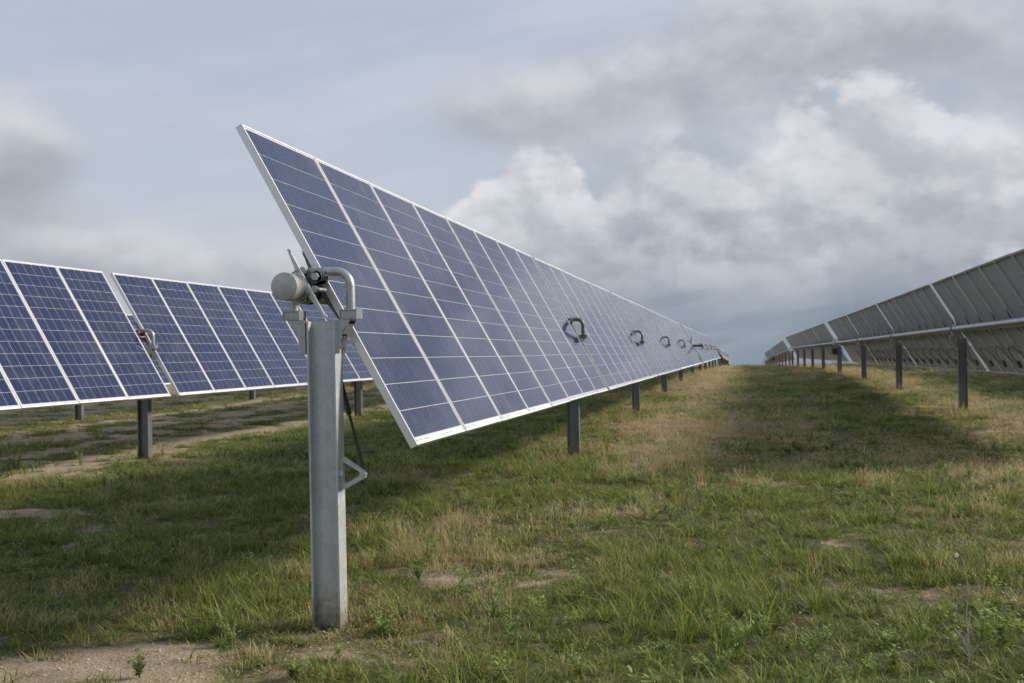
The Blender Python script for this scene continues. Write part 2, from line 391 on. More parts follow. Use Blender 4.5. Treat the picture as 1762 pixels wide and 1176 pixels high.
# ground sheet: fine near, coarse far
def axis(vals):
    out = [vals[0][0]]
    for a, b_, st_ in vals:
        k = max(1, int(round((b_ - a) / st_))); out += list(np.linspace(a, b_, k + 1)[1:])
    return np.array(out)
gx = axis([(-2500, -400, 300), (-400, -60, 34), (-60, -16, 2.0), (-16, 8, .10), (8, 40, 1.0), (40, 400, 36), (400, 2500, 300)])
gy = axis([(-60, 2, 6), (2, 26, .10), (26, 60, .4), (60, 130, 2), (130, 420, 8), (420, 2500, 120)])
GX, GY = np.meshgrid(gx, gy); GZ = gz(GX, GY)
nx, ny = len(gx), len(gy)
verts = np.stack([GX.ravel(), GY.ravel(), GZ.ravel()], 1)
idx = np.arange(nx * ny).reshape(ny, nx)
quads = np.stack([idx[:-1, :-1].ravel(), idx[:-1, 1:].ravel(), idx[1:, 1:].ravel(), idx[1:, :-1].ravel()], 1)
gm = bpy.data.meshes.new('ground')
gm.vertices.add(len(verts)); gm.vertices.foreach_set('co', verts.ravel().astype(np.float32))
gm.loops.add(quads.size); gm.loops.foreach_set('vertex_index', quads.ravel().astype(np.int32))
gm.polygons.add(len(quads)); gm.polygons.foreach_set('loop_start', np.arange(0, quads.size, 4, dtype=np.int32))
gm.polygons.foreach_set('use_smooth', np.ones(len(quads), bool))
gm.update(calc_edges=True)
at_ = gm.attributes.new('sand', 'FLOAT', 'POINT'); at_.data.foreach_set('value', sand_field(GX.ravel(), GY.ravel()).astype(np.float32))
at_ = gm.attributes.new('dry', 'FLOAT', 'POINT'); at_.data.foreach_set('value', dry_field(GX.ravel(), GY.ravel()).astype(np.float32))
m, T, b = principled('soil_and_turf', (.2, .16, .1), .95, 0, .15)
pos = T.new('ShaderNodeNewGeometry').outputs['Position']
a1 = T.new('ShaderNodeAttribute', attribute_name='sand'); a2 = T.new('ShaderNodeAttribute', attribute_name='dry')
n1 = T.noise(pos, 11, 7, .70); n2 = T.noise(pos, 90, 4, .6); n3 = T.noise(pos, 3, 4, .5)
sandc = T.mix(T.step(n3, .35, .65), T.mix(n1, rgba(.24, .18, .115), rgba(.44, .345, .235)), T.mix(n1, rgba(.32, .25, .165), rgba(.53, .43, .305))); sandc = T.mix(T.step(n2, .5, .75), sandc, rgba(.56, .48, .38)); sandc = T.mix(T.step(n2, .42, .28), sandc, rgba(.15, .11, .075))
lit = T.noise(pos, 42, 5, .7); sandc = T.mix(T.step(lit, .56, .68, 0, .75), sandc, rgba(.13, .095, .06)); sandc = T.mix(T.step(T.noise(pos, 5.5, 4, .6), .50, .66, 0, .45), sandc, rgba(.20, .15, .10))
turf = T.mix(T.step(n1, .3, .7), rgba(.075, .080, .032), rgba(.145, .130, .062))
thatch = T.mix(T.step(n1, .3, .7), rgba(.15, .115, .06), rgba(.27, .205, .115))
turf = T.mix(T.step(T.m('MULTIPLY_ADD', T.m('SUBTRACT', n3, .5), .6, a2.outputs['Fac']), .25, .85), turf, thatch)
T.put(b.inputs['Base Color'], T.mix(T.step(T.m('MULTIPLY_ADD', T.m('SUBTRACT', n1, .5), .5, a1.outputs['Fac']), .18, .46), turf, sandc))
bp = T.new('ShaderNodeBump'); bp.inputs['Strength'].default_value = .9; bp.inputs['Distance'].default_value = .05
T.put(bp.inputs['Height'], T.m('ADD', n1, T.m('MULTIPLY_ADD', lit, .5, T.m('MULTIPLY', n2, .3)))); T.put(b.inputs['Normal'], bp.outputs[0])
gm.materials.append(m)
ground = obj('ground', gm); ground['kind'] = 'structure'

# ------------------------------------------------------------------ solar module meshes (x along the row, y up the slope, z out of the glass)
ML, MW, FT = 1.956, .992, .040
def module_frame():
    mb = MB(); h = ML / 2; w = .012; fl = .030
    mb.box(0, w, -h, h, -FT, 0); mb.box(MW - w, MW, -h, h, -FT, 0)
    mb.box(w, MW - w, -h, -h + w, -FT, 0); mb.box(w, MW - w, h - w, h, -FT, 0)
    mb.box(w, fl, -h + w, h - w, -FT + .0005, -FT + .0025); mb.box(MW - fl, MW - w, -h + w, h - w, -FT + .0005, -FT + .0025)
    mb.box(fl, MW - fl, -h + w, -h + fl, -FT + .0007, -FT + .0027); mb.box(fl, MW - fl, h - fl, h - w, -FT + .0007, -FT + .0027)
    return mb.mesh('frame', ['frame'])
ME_FRAME = module_frame()
def laminate():
    mb = MB(); h = ML / 2 - .0115; x0, x1 = .0115, MW - .0115
    mb.add([(x0, -h, -.0035), (x1, -h, -.0035), (x1, h, -.0035), (x0, h, -.0035)], [(0, 1, 2, 3)], 0)
    mb.add([(x0, -h, -.009), (x1, -h, -.009), (x1, h, -.009), (x0, h, -.009)], [(3, 2, 1, 0)], 1)
    return mb.mesh('laminate', ['sheet', 'rear'])
ME_LAM = laminate()
CP, CG, CGY = .1575, .0046, .0036                      # cell pitch and gap
CX0 = (MW - 6 * CP) / 2; CY0 = -ML / 2 + .042
def one_cell():
    mb = MB(); s = CP - CG; t_ = CP - CGY; z0, z1 = -.0034, -.0026
    vs = [(0, 0, z0), (s, 0, z0), (s, t_, z0), (0, t_, z0), (0, 0, z1), (s, 0, z1), (s, t_, z1), (0, t_, z1)]
    mb.add(vs, [(4, 5, 6, 7)], 0, None, [[(0, 0), (1, 0), (1, 1), (0, 1)]])
    mb.add(vs, [(0, 1, 5, 4), (1, 2, 6, 5), (2, 3, 7, 6), (3, 0, 4, 7)], 0, None, [[(.3, .3)] * 4] * 4)
    return mb.mesh('cell', ['cell'])
ME_CELL = one_cell()
def cell_sheet():
    mb = MB(); s = CP - CG; z = -.0026
    for i in range(6):
        for j in range(12):
            x = CX0 + i * CP + CG / 2; y = CY0 + j * CP + CGY / 2
            mb.add([(x, y, z), (x + s, y, z), (x + s, y + CP - CGY, z), (x, y + CP - CGY, z)], [(0, 1, 2, 3)], 0, None, [[(i + .001, j + .001), (i + .999, j + .001), (i + .999, j + .999), (i + .001, j + .999)]])
    return mb.mesh('cells', ['cells'])
ME_CELLS = cell_sheet()
def far_module():
    mb = MB(); h = ML / 2; w = .014
    mb.box(0, w, -h, h, -FT, 0); mb.box(MW - w, MW, -h, h, -FT, 0); mb.box(w, MW - w, -h, -h + .03, -FT, 0); mb.box(w, MW - w, h - w, h, -FT, 0)
    hh = h - .0115; x0, x1 = .0115, MW - .0115
    mb.add([(x0, -hh, -.0035), (x1, -hh, -.0035), (x1, hh, -.0035), (x0, hh, -.0035)], [(0, 1, 2, 3)], 1)
    mb.add([(x0, -hh, -.009), (x1, -hh, -.009), (x1, hh, -.009), (x0, hh, -.009)], [(3, 2, 1, 0)], 2)
    s = CP - CG; z = -.0026
    for i in range(6):
        for j in range(12):
            x = CX0 + i * CP + CG / 2; y = CY0 + j * CP + CGY / 2
            mb.add([(x, y, z), (x + s, y, z), (x + s, y + CP - CGY, z), (x, y + CP - CGY, z)], [(0, 1, 2, 3)], 3, None, [[(i + .001, j + .001), (i + .999, j + .001), (i + .999, j + .999), (i + .001, j + .999)]])
    return mb.mesh('solar_panel', ['frame', 'sheet', 'rear', 'cells'])
ME_FAR = far_module()
def jbox():
    mb = MB(); x = MW / 2; y = -ML / 2 + .22
    mb.box(x - .042, x + .042, y - .035, y + .035, -.028, -.0092)
    mb.box(x - .02, x - .008, y - .075, y - .035, -.028, -.016); mb.box(x + .008, x + .02, y - .075, y - .035, -.028, -.016)
    return mb.mesh('junction_box', ['black'])
ME_JBOX = jbox()
def label_strip():
    mb = MB(); y = -ML / 2 + .0135; z = -.0024
    mb.add([(.03, y, z), (.96, y, z), (.96, y + .022, z), (.03, y + .022, z)], [(0, 1, 2, 3)], 0)
    x = .06
    r_ = random.Random(3)
    while x < .86:
        w_ = r_.uniform(.05, .16)
        if r_.random() < .7: mb.add([(x, y + .006, z + .0006), (x + w_, y + .006, z + .0006), (x + w_, y + .010, z + .0006), (x, y + .010, z + .0006)], [(0, 1, 2, 3)], 1)
        if r_.random() < .5: mb.add([(x, y + .013, z + .0006), (x + w_ * .7, y + .013, z + .0006), (x + w_ * .7, y + .016, z + .0006), (x, y + .016, z + .0006)], [(0, 1, 2, 3)], 1)
        x += w_ + .03
    mb.add([(.034, y + .005, z + .0006), (.046, y + .005, z + .0006), (.046, y + .017, z + .0006), (.034, y + .017, z + .0006)], [(0, 1, 2, 3)], 1)
    return mb.mesh('label_strip', ['label', 'print'])
ME_LABEL = label_strip()
def rail():
    # short hat channel under a module joint: x along the row, y along slope, z normal (module back at z = 0)
    mb = MB(); L_ = .205
    for s in (-1, 1):
        mb.prism([(-L_, 0), (L_, 0), (L_ - .02, -.004), (.085, -.022), (-.085, -.022), (-L_ + .02, -.004)], s * .014 - .0015, s * .014 + .0015, 'x')
    mb.box(-.0125, .0125, -L_, L_, -.0042, -.0012)
    mb.box(-.024, -.0155, -L_ + .01, L_ - .01, -.0040, -.0012); mb.box(.0155, .024, -L_ + .01, L_ - .01, -.0040, -.0012)
    for s in (-1, 1):
        mb.box(-.020, .020, s * (L_ - .004) - .008, s * (L_ - .004) + .008, -.0010, .004)
    return mb.mesh('mounting_rail', ['rail'])
ME_RAIL = rail()

# ------------------------------------------------------------------ post and bearing meshes
def post_mesh(h, mat='post'):
    # I-section, web across the row direction; origin at the top
    mb = MB(); d, bf, tf, tw = .154, .102, .0105, .0075
    prof = [(-d / 2, -bf / 2), (-d / 2 + tf, -bf / 2), (-d / 2 + tf, -tw / 2), (d / 2 - tf, -tw / 2), (d / 2 - tf, -bf / 2), (d / 2, -bf / 2), (d / 2, bf / 2), (d / 2 - tf, bf / 2), (d / 2 - tf, tw / 2), (-d / 2 + tf, tw / 2), (-d / 2 + tf, bf / 2), (-d / 2, bf / 2)]
    mb.prism(prof, 0, -h, 'z')
    for zz in (-.20, -.32): mb.tube([(.0, -tw / 2 - .0012, zz), (.0, -tw / 2 + .0012, zz)], .006, 10)
    return bevel(mb.mesh('post', [mat]), .0012)
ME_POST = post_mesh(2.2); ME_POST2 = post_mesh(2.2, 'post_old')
HW, HTOP = .155, .083      # hoop half width, top centreline above tube axis
def arc(cx, cz, r, a0, a1, n):
    return [(cx + r * math.cos(a0 + (a1 - a0) * i / n), 0, cz + r * math.sin(a0 + (a1 - a0) * i / n)) for i in range(n + 1)]
def hoop_mesh(mat='hoop'):
    mb = MB(); R = .078
    path = [(-HW, 0, -.128), (-HW, 0, HTOP - R)] + arc(-HW + R, HTOP - R, R, math.pi, math.pi / 2, 8)[1:] + arc(HW - R, HTOP - R, R, math.pi / 2, 0, 8) + [(HW, 0, -.128)]
    mb.tube(path, .0235, 16)
    return mb.mesh('bearing_hoop', [mat], True)
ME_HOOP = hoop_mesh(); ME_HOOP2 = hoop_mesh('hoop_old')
def clamp_block(s, mat='hoop'):
    # open rectangular sleeve the hoop leg stands in
    mb = MB(); x0, x1, z0, z1 = HW - .046, HW + .046, -.164, -.114; t_ = .006
    for a, b_, c, d in ((x0, x1, z0, z0 + t_), (x0, x1, z1 - t_, z1), (x0, x0 + t_, z0 + t_, z1 - t_), (x1 - t_, x1, z0 + t_, z1 - t_)):
        mb.box(min(s * a, s * b_), max(s * a, s * b_), -.045, .045, c, d)
    mb.box(min(s * (x0 + t_), s * (x1 - t_)), max(s * (x0 + t_), s * (x1 - t_)), -.040, -.036, z0 + t_, z1 - t_)
    return bevel(mb.mesh('clamp_block', [mat]), .0012)
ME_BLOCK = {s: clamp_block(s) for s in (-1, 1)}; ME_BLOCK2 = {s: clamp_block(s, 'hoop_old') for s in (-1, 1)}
def bracket(s):
    # pressed bracket from post flange out to the clamp block
    mb = MB(); f = .0765
    poly = [(f, -.165), (f + .092, -.1655), (f + .082, -.188), (f + .046, -.228), (f + .034, -.300), (f + .030, -.338), (f, -.340)]
    for y0 in (-.048, .042):
        mb.prism([(s * a, c) for a, c in poly], y0, y0 + .006, 'y')
    mb.box(min(s * f, s * (f + .006)), max(s * f, s * (f + .006)), -.0415, .0415, -.338, -.168)
    mb.box(min(s * (f + .0065), s * (f + .086)), max(s * (f + .0065), s * (f + .086)), -.0415, .0415, -.172, -.1662)
    mb.prism([(s * (f + .036), -.240), (s * (f + .042), -.240), (s * (f + .080), -.190), (s * (f + .074), -.190)], -.0415, .0415, 'y')
    return bevel(mb.mesh('bracket', ['hoop']), .0012)
ME_BRACKET = {s: bracket(s) for s in (-1, 1)}
def bolts():
    mb = MB()
    for s in (-1, 1):
        for z in (-.305, -.255):
            for y in (-.02, .02):
                mb.tube([(s * .0825, y, z), (s * .092, y, z)], .010, 6); mb.tube([(s * .092, y, z), (s * .112, y, z)], .0055, 8)
    return mb.mesh('bolt_set', ['bolt'])
ME_BOLTS = bolts()
NOFF = .128                 # tube axis to glass, along the panel normal
def saddle(tilt):
    # plates that carry the torque tube under the pivot pin (local: x, y, z relative to hoop centre / tube axis height)
    mb = MB(); n = Vector((math.sin(tilt), 0, math.cos(tilt))); u = Vector((-math.cos(tilt), 0, math.sin(tilt)))
    tc_ = Vector((-.112, 0, 0)); piv = tc_ + n * .118
    for y in (-.052, .046):
        pts = []
        for k in range(9):
            a = math.pi + math.pi * k / 8; q = tc_ + (u * math.cos(a) * -1 + n * math.sin(a)) * .079; pts.append((q.x, q.z))
        for k in range(7):
            a = math.pi * k / 6; q = piv + (u * math.cos(a) * -1 * -1 + n * math.sin(a)) * .030; pts.append((q.x, q.z))
        mb.prism(pts, y, y + .006, 'y')
    mb.tube([(piv.x, -.066, piv.z), (piv.x, .066, piv.z)], .014, 12)
    mb.tube([(piv.x, -.074, piv.z), (piv.x, -.060, piv.z)], .021, 6); mb.tube([(piv.x, .060, piv.z), (piv.x, .074, piv.z)], .021, 6)
    q = tc_ + n * .085 + u * -.055
    mb.tube([(q.x, -.072, q.z), (q.x, .068, q.z)], .011, 10); mb.tube([(q.x, -.082, q.z), (q.x, -.054, q.z)], .018, 6)
    q = tc_ + n * .080 + u * .060
    mb.tube([(q.x, -.072, q.z), (q.x, .068, q.z)], .011, 10); mb.tube([(q.x, -.080, q.z), (q.x, -.054, q.z)], .018, 6)
    return mb.mesh('saddle_plates', ['hoop'], True), piv
def hanger(piv):
    # cheek plates that tie the pivot pin to the top of the hoop
    mb = MB()
    for y in (-.034, .028):
        mb.prism([(-.085, HTOP + .018), (.030, HTOP + .018), (.026, HTOP - .030), (piv.x + .022, piv.z - .020), (piv.x - .022, piv.z - .020), (piv.x - .026, HTOP - .01)], y, y + .006, 'y')
    return mb.mesh('hanger_plate', ['hoop'])

def tri_bracket():
    mb = MB()
    # cast triangular damper bracket standing off the +x flange, in the xz plane
    outer = [(0, .079), (.022, .083), (.128, .012), (.138, -.004), (.134, -.022), (.020, -.083), (0, -.079)]
    inner = [(.016, .052), (.024, .056), (.104, .010), (.108, -.004), (.100, -.014), (.030, -.052), (.016, -.048)]
    n = len(outer); vs = []; fs = []
    for y in (-.014, .014):
        vs += [(a, y, c) for a, c in outer] + [(a, y, c) for a, c in inner]
    for i in range(n):
        j = (i + 1) % n
        fs.append((i, j, n + j, n + i)); fs.append((2 * n + i, 3 * n + i, 3 * n + j, 2 * n + j))
        fs.append((i, 2 * n + i, 2 * n + j, j)); fs.append((n + i, n + j, 3 * n + j, 3 * n + i))
    mb.add(vs, fs)
    mb.tube([(.118, -.018, -.004), (.118, .02, -.004)], .011, 12)
    for z in (.066, -.066): mb.tube([(.009, -.018, z), (.009, .018, z)], .008, 10)
    for z in (.012, -.012): mb.tube([(-.025, -.030, z), (.020, -.030, z)], .004, 8)
    mb.box(-.030, .024, -.034, -.0145, -.012, .012)
    return mb.mesh('damper_bracket', ['cast'])
ME_TRI = tri_bracket()
def cyl(name, p0, p1, r, mat, n=24, smooth=True):
    mb = MB(); mb.tube([p0, p1], r, n); return mb.mesh(name, [mat], smooth)

BAY, PITCHM = 8.264, MW + .0140
def axes(tilt, slope):
    ex = Vector((0, 1, slope)).normalized(); ey = Vector((-math.cos(tilt), 0, math.sin(tilt))); ey = (ey - ex * ey.dot(ex)).normalized()
    ez = ex.cross(ey); return ex, ey, ez
def mat4(ex, ey, ez, o): return Matrix(((ex.x, ey.x, ez.x, o[0]), (ex.y, ey.y, ez.y, o[1]), (ex.z, ey.z, ez.z, o[2]), (0, 0, 0, 1)))

def tracker(name, label, cat, x, y0, z0, slope, tilt, sections, group, full=(), cells=(), medium=0.0, rails_to=60, tube_lead=.30, damper_at=(), jboxes=(), skip_before=-99):
    """A single-axis tracker row. sections: list of (start offset, bays). z0: glass centre height at y0.
    Posts stand before, between and after the bays. full: module indices with frame/cells parts; cells: those with single cells."""
    root = thing(name, label, cat, (x, y0, 0), group)
    ex, ey, ez = axes(tilt, slope)
    rt = -ez * NOFF + Vector((0, 0, 0))         # glass centre -> tube axis
    zt = lambda y: z0 + slope * (y - y0) + rt.z + .020  # tube axis height
    xt = rt.x                                    # tube axis, local x
    hoopx = xt + .112                            # hoop centre, local x
    mi = 0; post_ys = []; slews = []
    for si, (off, bays) in enumerate(sections):
        ys = y0 + off
        for bnum in range(bays):
            by = ys + bnum * BAY
            if bnum == 0 and si == 0: post_ys.append(by - .085)
            if bnum > 0: post_ys.append(by - .085)
            for k in range(8):
                py = by + k * PITCHM
                if py + MW < skip_before: mi += 1; continue
                # alignment is never perfect: a millimetre or two of step between neighbours, a trace of tilt
                jt = random.uniform(-.0025, .0025)
                ex_, ey_, ez_ = axes(tilt + jt, slope)
                o = Vector((0, py - y0, z0 + slope * (py - y0))) + ez_ * random.uniform(-.002, .002) + ey_ * random.uniform(-.003, .003)
                M = mat4(ex_, ey_, ez_, o)
                if mi in full:
                    p_ = obj('solar_panel', ME_LAM, root, M)
                    obj('frame', ME_FRAME, p_)
                    if mi in cells:
                        for i in range(6):
                            for j in range(12):
                                obj('cell', ME_CELL, p_, None, (CX0 + i * CP + CG / 2, CY0 + j * CP + CGY / 2, 0))
                        obj('label_strip', ME_LABEL, p_)
                    else:
                        g = obj('cells', ME_CELLS, p_); g['kind'] = 'stuff'
                    if mi in jboxes: obj('junction_box', ME_JBOX, p_)
                else: obj('solar_panel', ME_FAR, root, M)
                if py < rails_to:
                    for e, sk in ((0, k == 0), (1, k == 7)):
                        if e == 0 and k > 0: continue
                        yy = py - PITCHM * 0 + (-.010 if e == 0 else MW + .010)
                        if e == 0: yy = py + .016
                        if e == 1 and k == 7: yy = py + MW - .016
                        oo = Vector((0, yy - y0, z0 + slope * (yy - y0))) - ez * (FT + .0055)
                        obj('mounting_rail', ME_RAIL, root, mat4(ex, ey, ez, oo))
                mi += 1
        if si == len(sections) - 1: post_ys.append(ys + bays * BAY - .085)
        elif sections[si + 1][0] - (off + bays * BAY) > .4: slews.append(ys + bays * BAY - .085 + (sections[si + 1][0] - off - bays * BAY) / 2)
    # torque tube
    ya = post_ys[0] - tube_lead; yb = post_ys[-1] + .25
    p0 = Vector((xt, ya - y0, zt(ya))); p1 = Vector((xt, yb - y0, zt(yb)))
    mb = MB(); mb.tube([p0, p1], .0660, 32)
    for yq in post_ys[1:-1]:
        if yq < 60: mb.ring((xt, yq - y0 + .35, zt(yq + .35)), ex, .0655, .0690, .10, 28)
    obj('torque_tube', mb.mesh('torque_tube', ['tube'], True), root)
    d_ = (p1 - p0).normalized()
    mb = MB(); mb.tube([p0 - d_ * .006, p0 - d_ * .004, p0 + d_ * .052, p0 + d_ * .054], [.0645, .0695, .0695, .068], 40)
    obj('tube_cap', mb.mesh('tube_cap', ['cap'], True), root)
    sad, piv = saddle(tilt); han = hanger(piv)
    for n_, yp in enumerate(post_ys):
        if yp < skip_before - 1: continue
        zc = zt(yp); base = gzf(x, yp); near = yp < 60
        pt = zc - .171
        h = pt - base + .35
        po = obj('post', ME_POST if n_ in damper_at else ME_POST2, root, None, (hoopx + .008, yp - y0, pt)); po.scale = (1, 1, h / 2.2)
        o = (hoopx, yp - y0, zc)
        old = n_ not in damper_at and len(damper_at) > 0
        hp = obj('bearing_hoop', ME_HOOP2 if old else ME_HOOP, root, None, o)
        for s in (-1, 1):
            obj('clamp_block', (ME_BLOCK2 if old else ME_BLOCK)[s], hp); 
            if near: obj('bracket', ME_BRACKET[s], hp)
        if near:
            obj('saddle_plates', sad, hp); obj('hanger_plate', han, hp); obj('bolt_set', ME_BOLTS, hp)
        if n_ in damper_at:
            zb = .81 - 0
            tb = obj('damper_bracket', ME_TRI, root, None, (hoopx + .008 + .0755, yp - y0 + .0, zb))
            mb = MB(); a_ = Vector((hoopx + .0835 + .118, yp - y0 + .03, zb)); c_ = Vector((xt + .03, yp - y0 + .32, zc - .30))
            mb.tube([a_, a_.lerp(c_, .45)], .0075, 12); mb.tube([a_.lerp(c_, .45), c_], .014, 14)
            mb.tube([a_ + Vector((0, -.014, 0)), a_ + Vector((0, .014, 0))], .015, 12)
            obj('damper_rod', mb.mesh('damper_rod', ['rod'], True), root)
    for ysl in slews:
        zc = zt(ysl); base = gzf(x, ysl)
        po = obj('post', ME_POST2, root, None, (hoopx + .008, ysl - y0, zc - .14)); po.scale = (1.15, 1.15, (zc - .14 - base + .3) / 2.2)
        mb = MB(); o = Vector((xt, ysl - y0, zc))
        mb.tube([o + Vector((0, -.10, 0)), o + Vector((0, .10, 0))], .165, 28); mb.tube([o + Vector((0, -.14, 0)), o + Vector((0, .14, 0))], .115, 24)
        mb.tube([o + Vector((.13, 0, -.13)), o + Vector((.13, 0, .30))], .055, 16)
        sl = obj('slew_drive', mb.mesh('slew_drive', ['post'], True), root)
        mb = MB(); q = o + Vector((.13, 0, -.05))
        mb.tube([q, q + Vector((.30, 0, -.02)), q + Vector((.46, 0, -.02))], [.05, .048, .048], 20)
        obj('motor', mb.mesh('motor', ['rod'], True), sl)
        mb = MB(); mb.box(o.x - .16, o.x + .05, o.y - .16, o.y - .05, zc - .46, zc - .22)
        obj('control_box', bevel(mb.mesh('control_box', ['black']), .008), sl)
        for kk in range(3):
            mb = MB(); pth = []
            for i in range(19):
                a = 2 * math.pi * i / 18 * .92 + kk
                pth.append(o + Vector((-.05 + (.20 + .03 * kk) * math.cos(a) * (-1 if kk == 1 else 1) + (-.08 if kk == 1 else .06), -.20 - .02 * kk, -.30 + (.20 - .02 * kk) * math.sin(a))))
            mb.tube(pth, .010, 6); obj('cable_loop', mb.mesh('cable_loop', ['black'], True), sl)
    return root, ex, ey, ez, post_ys

XC, XL, XR = -2.105, -7.90, 4.03
SL_C, SL_L, SL_R = -.0118, -.0094, -.0137
SEC = [(0, 5), (5 * BAY + 1.75, 5)]
GRP = 'rows of tilted solar panels on trackers'
ctr = tracker('solar_tracker', 'long solar panel row starting at the big galvanised post in the foreground', 'solar tracker', XC, 5.2864, 1.8034, SL_C, 1.0659, SEC, GRP,
        full=range(0, 24), cells=range(0, 4), damper_at=(0,), tube_lead=.215)
# the free end of that row: one bare mounting rail on the tube in front of the bearing
root, ex, ey, ez, _ = ctr
yy = 5.2864 - .180; oo = Vector((0, yy - 5.2864, 1.8034 + SL_C * (yy - 5.2864))) - ez * (FT + .0055)
mb = MB(); L_ = .205
mb.prism([(-L_, .002), (L_, .002), (L_, -.008), (.11, -.020), (.05, -.030), (-.05, -.030), (-.11, -.020), (-L_, -.008)], -.0017, .0017, 'x')
mb.box(.0018, .0135, -L_ + .004, L_ - .004, -.0014, .0014)
for s_ in (-1, 1): mb.ring((.007, s_ * (L_ - .012), .004), (0, 0, 1), .0035, .0085, .005, 12)
br = obj('mounting_rail', mb.mesh('mounting_rail', ['arm']), root, mat4(ex, ey, ez, oo)); br['label'] = 'bare rail end sticking out by the tube cap'

def at_tube(yo, du=0.0, dn=0.0):
    y_ = yy + yo; g = Vector((0, y_ - 5.2864, 1.8034 + SL_C * (y_ - 5.2864) + .020)); return g - ez * (NOFF - dn) + ey * du
mb = MB(); mb.ring(at_tube(0), ex, .0655, .0692, .030, 32)
for s_ in (-1, 1):
    mb.tube([at_tube(0, s_ * .068, -.01), at_tube(0, s_ * .068, .058)], .0055, 8); mb.tube([at_tube(0, s_ * .068, .050), at_tube(0, s_ * .068, .061)], .0105, 6)
obj('tube_strap', mb.mesh('tube_strap', ['hoop'], True), root)
mb = MB(); mb.ring(at_tube(.075), ex,   .0655, .0715, .012, 32); mb.ring(at_tube(.20), ex,   .0655, .0780, .030, 32); obj('bushing', mb.mesh('bushing', ['rod'], True), root)
for du, yo in ((.155, .262), (.105, .250), (-.150, .262), (-.185, .255)):
    a_ = at_tube(yo, du, .075); mb = MB(); mb.tube([a_, a_ + ez * .022 - ex * .006, a_ + ez * .034 - ex * .022], [.0065, .0075, .004], 8)
    obj('clip', mb.mesh('clip', ['black'], True), root)

lft = tracker('solar_tracker', 'dark blue solar panel row with a wide gap, left of the foreground post', 'solar tracker', XL, 4.945, 1.7178 + .0094 * 6.1, SL_L, 1.0389, SEC, GRP,
        full=range(4, 26), cells=range(6, 10))
rgt = tracker('solar_tracker', 'solar panel row seen from its grey back across the grass aisle', 'solar tracker', XR, 21.388 + .085 - BAY, 1.5918 + .0137 * BAY + .01, SL_R, 1.0338, [(0, 4), (4 * BAY + 1.75, 5)], GRP,
        full=range(0, 26), jboxes=range(0, 26))

# ------------------------------------------------------------------ string wiring behind the right-hand row
def string_cables(tr, y0, z0, slope, first, last):
    root, ex, ey, ez, _ = tr
    r_ = random.Random(11)
    for mi in range(first, last):
        b_, k = divmod(mi, 8); py = b_ * BAY + k * PITCHM
        o = Vector((0, py, z0 + slope * py))
        def P_(a, v_, w_): return o + ex * a + ey * v_ + ez * w_
        hz_ = -.42 + r_.uniform(-.03, .03); x = MW / 2
        mb = MB()
        sag = r_.uniform(.02, .10); end = MW / 2 + PITCHM * r_.choice((.55, .75, 1.0))
        pts = [P_(x - .014, -ML / 2 + .14, -.024), P_(x + .02, -ML / 2 + .16, -.05), P_(x + .20, hz_ - .12, -.09), P_(x + .30, hz_ + .02, -.09)]
        for q in range(1, 6):
            f = q / 5; pts.append(P_(x + .30 + (end - .30) * f, hz_ - sag * math.sin(f * math.pi) + .02 * (1 - f), -.085))
        mb.tube(smooth_path(pts, 4), .0055, 6)
        pts = [P_(x + .014, -ML / 2 + .14, -.024), P_(x - .02, -ML / 2 + .18, -.045), P_(x - .25, hz_ - .10 + r_.uniform(-.08, .05), -.10), P_(x - .42, hz_, -.085)]
        mb.tube(smooth_path(pts, 4), .0055, 6)
        obj('cable', mb.mesh('cable', ['black'], True), root)
def smooth_path(pts, n):
    out = []
    for i in range(len(pts) - 1):
        p0 = pts[max(i - 1, 0)]; p1 = pts[i]; p2 = pts[i + 1]; p3 = pts[min(i + 2, len(pts) - 1)]
        for k in range(n):
            t_ = k / n
            out.append(.5 * ((2 * p1) + (p2 - p0) * t_ + (2 * p0 - 5 * p1 + 4 * p2 - p3) * t_ ** 2 + (3 * p1 - p0 - 3 * p2 + p3) * t_ ** 3))
    out.append(pts[-1]); return out
string_cables(rgt, 21.388 + .085 - BAY, 1.5918 + .0137 * BAY + .01, SL_R, 0, 28)

# ------------------------------------------------------------------ rows further off
tracker('solar_tracker', 'solar panel row mostly hidden behind the dark blue row on the left', 'solar tracker', -13.80, 20.4 - 2 * BAY + .085, 1.505 + .010 * 19, -.010, 1.04, [(0, 5)], GRP, skip_before=16, rails_to=0)
tracker('solar_tracker', 'solar panel row glimpsed below and behind the right-hand row of grey backs', 'solar tracker', 10.1, 21.0 - 2 * BAY, 1.62 + .0137 * 2 * BAY, -.0137, 1.03, SEC, GRP, skip_before=20, rails_to=0)
SEC2 = [(0, 5), (5 * BAY + 1.75, 4)]
tracker('solar_tracker', 'pale distant solar panel row dropping downhill beyond the long foreground row', 'solar tracker', XC, 101.5, .56, -.0262, 1.02, SEC2, GRP, rails_to=0)
tracker('solar_tracker', 'distant solar panel row going downhill beyond the right-hand row of grey backs', 'solar tracker', XR, 95.0, .44, -.0278, 1.03, SEC2, GRP, rails_to=0)
tracker('solar_tracker', 'tiny brownish panel row tilted the other way, right of the far aisle end', 'solar tracker', XR, 186.0, -2.05, -.010, -1.0, [(0, 2)], GRP, rails_to=0)
tracker('solar_tracker', 'tiny dark panel row tilted the other way, left of the far aisle end', 'solar tracker', XC - .3, 188.0, -2.75, -.010, -1.15, [(0, 2)], GRP, rails_to=0)

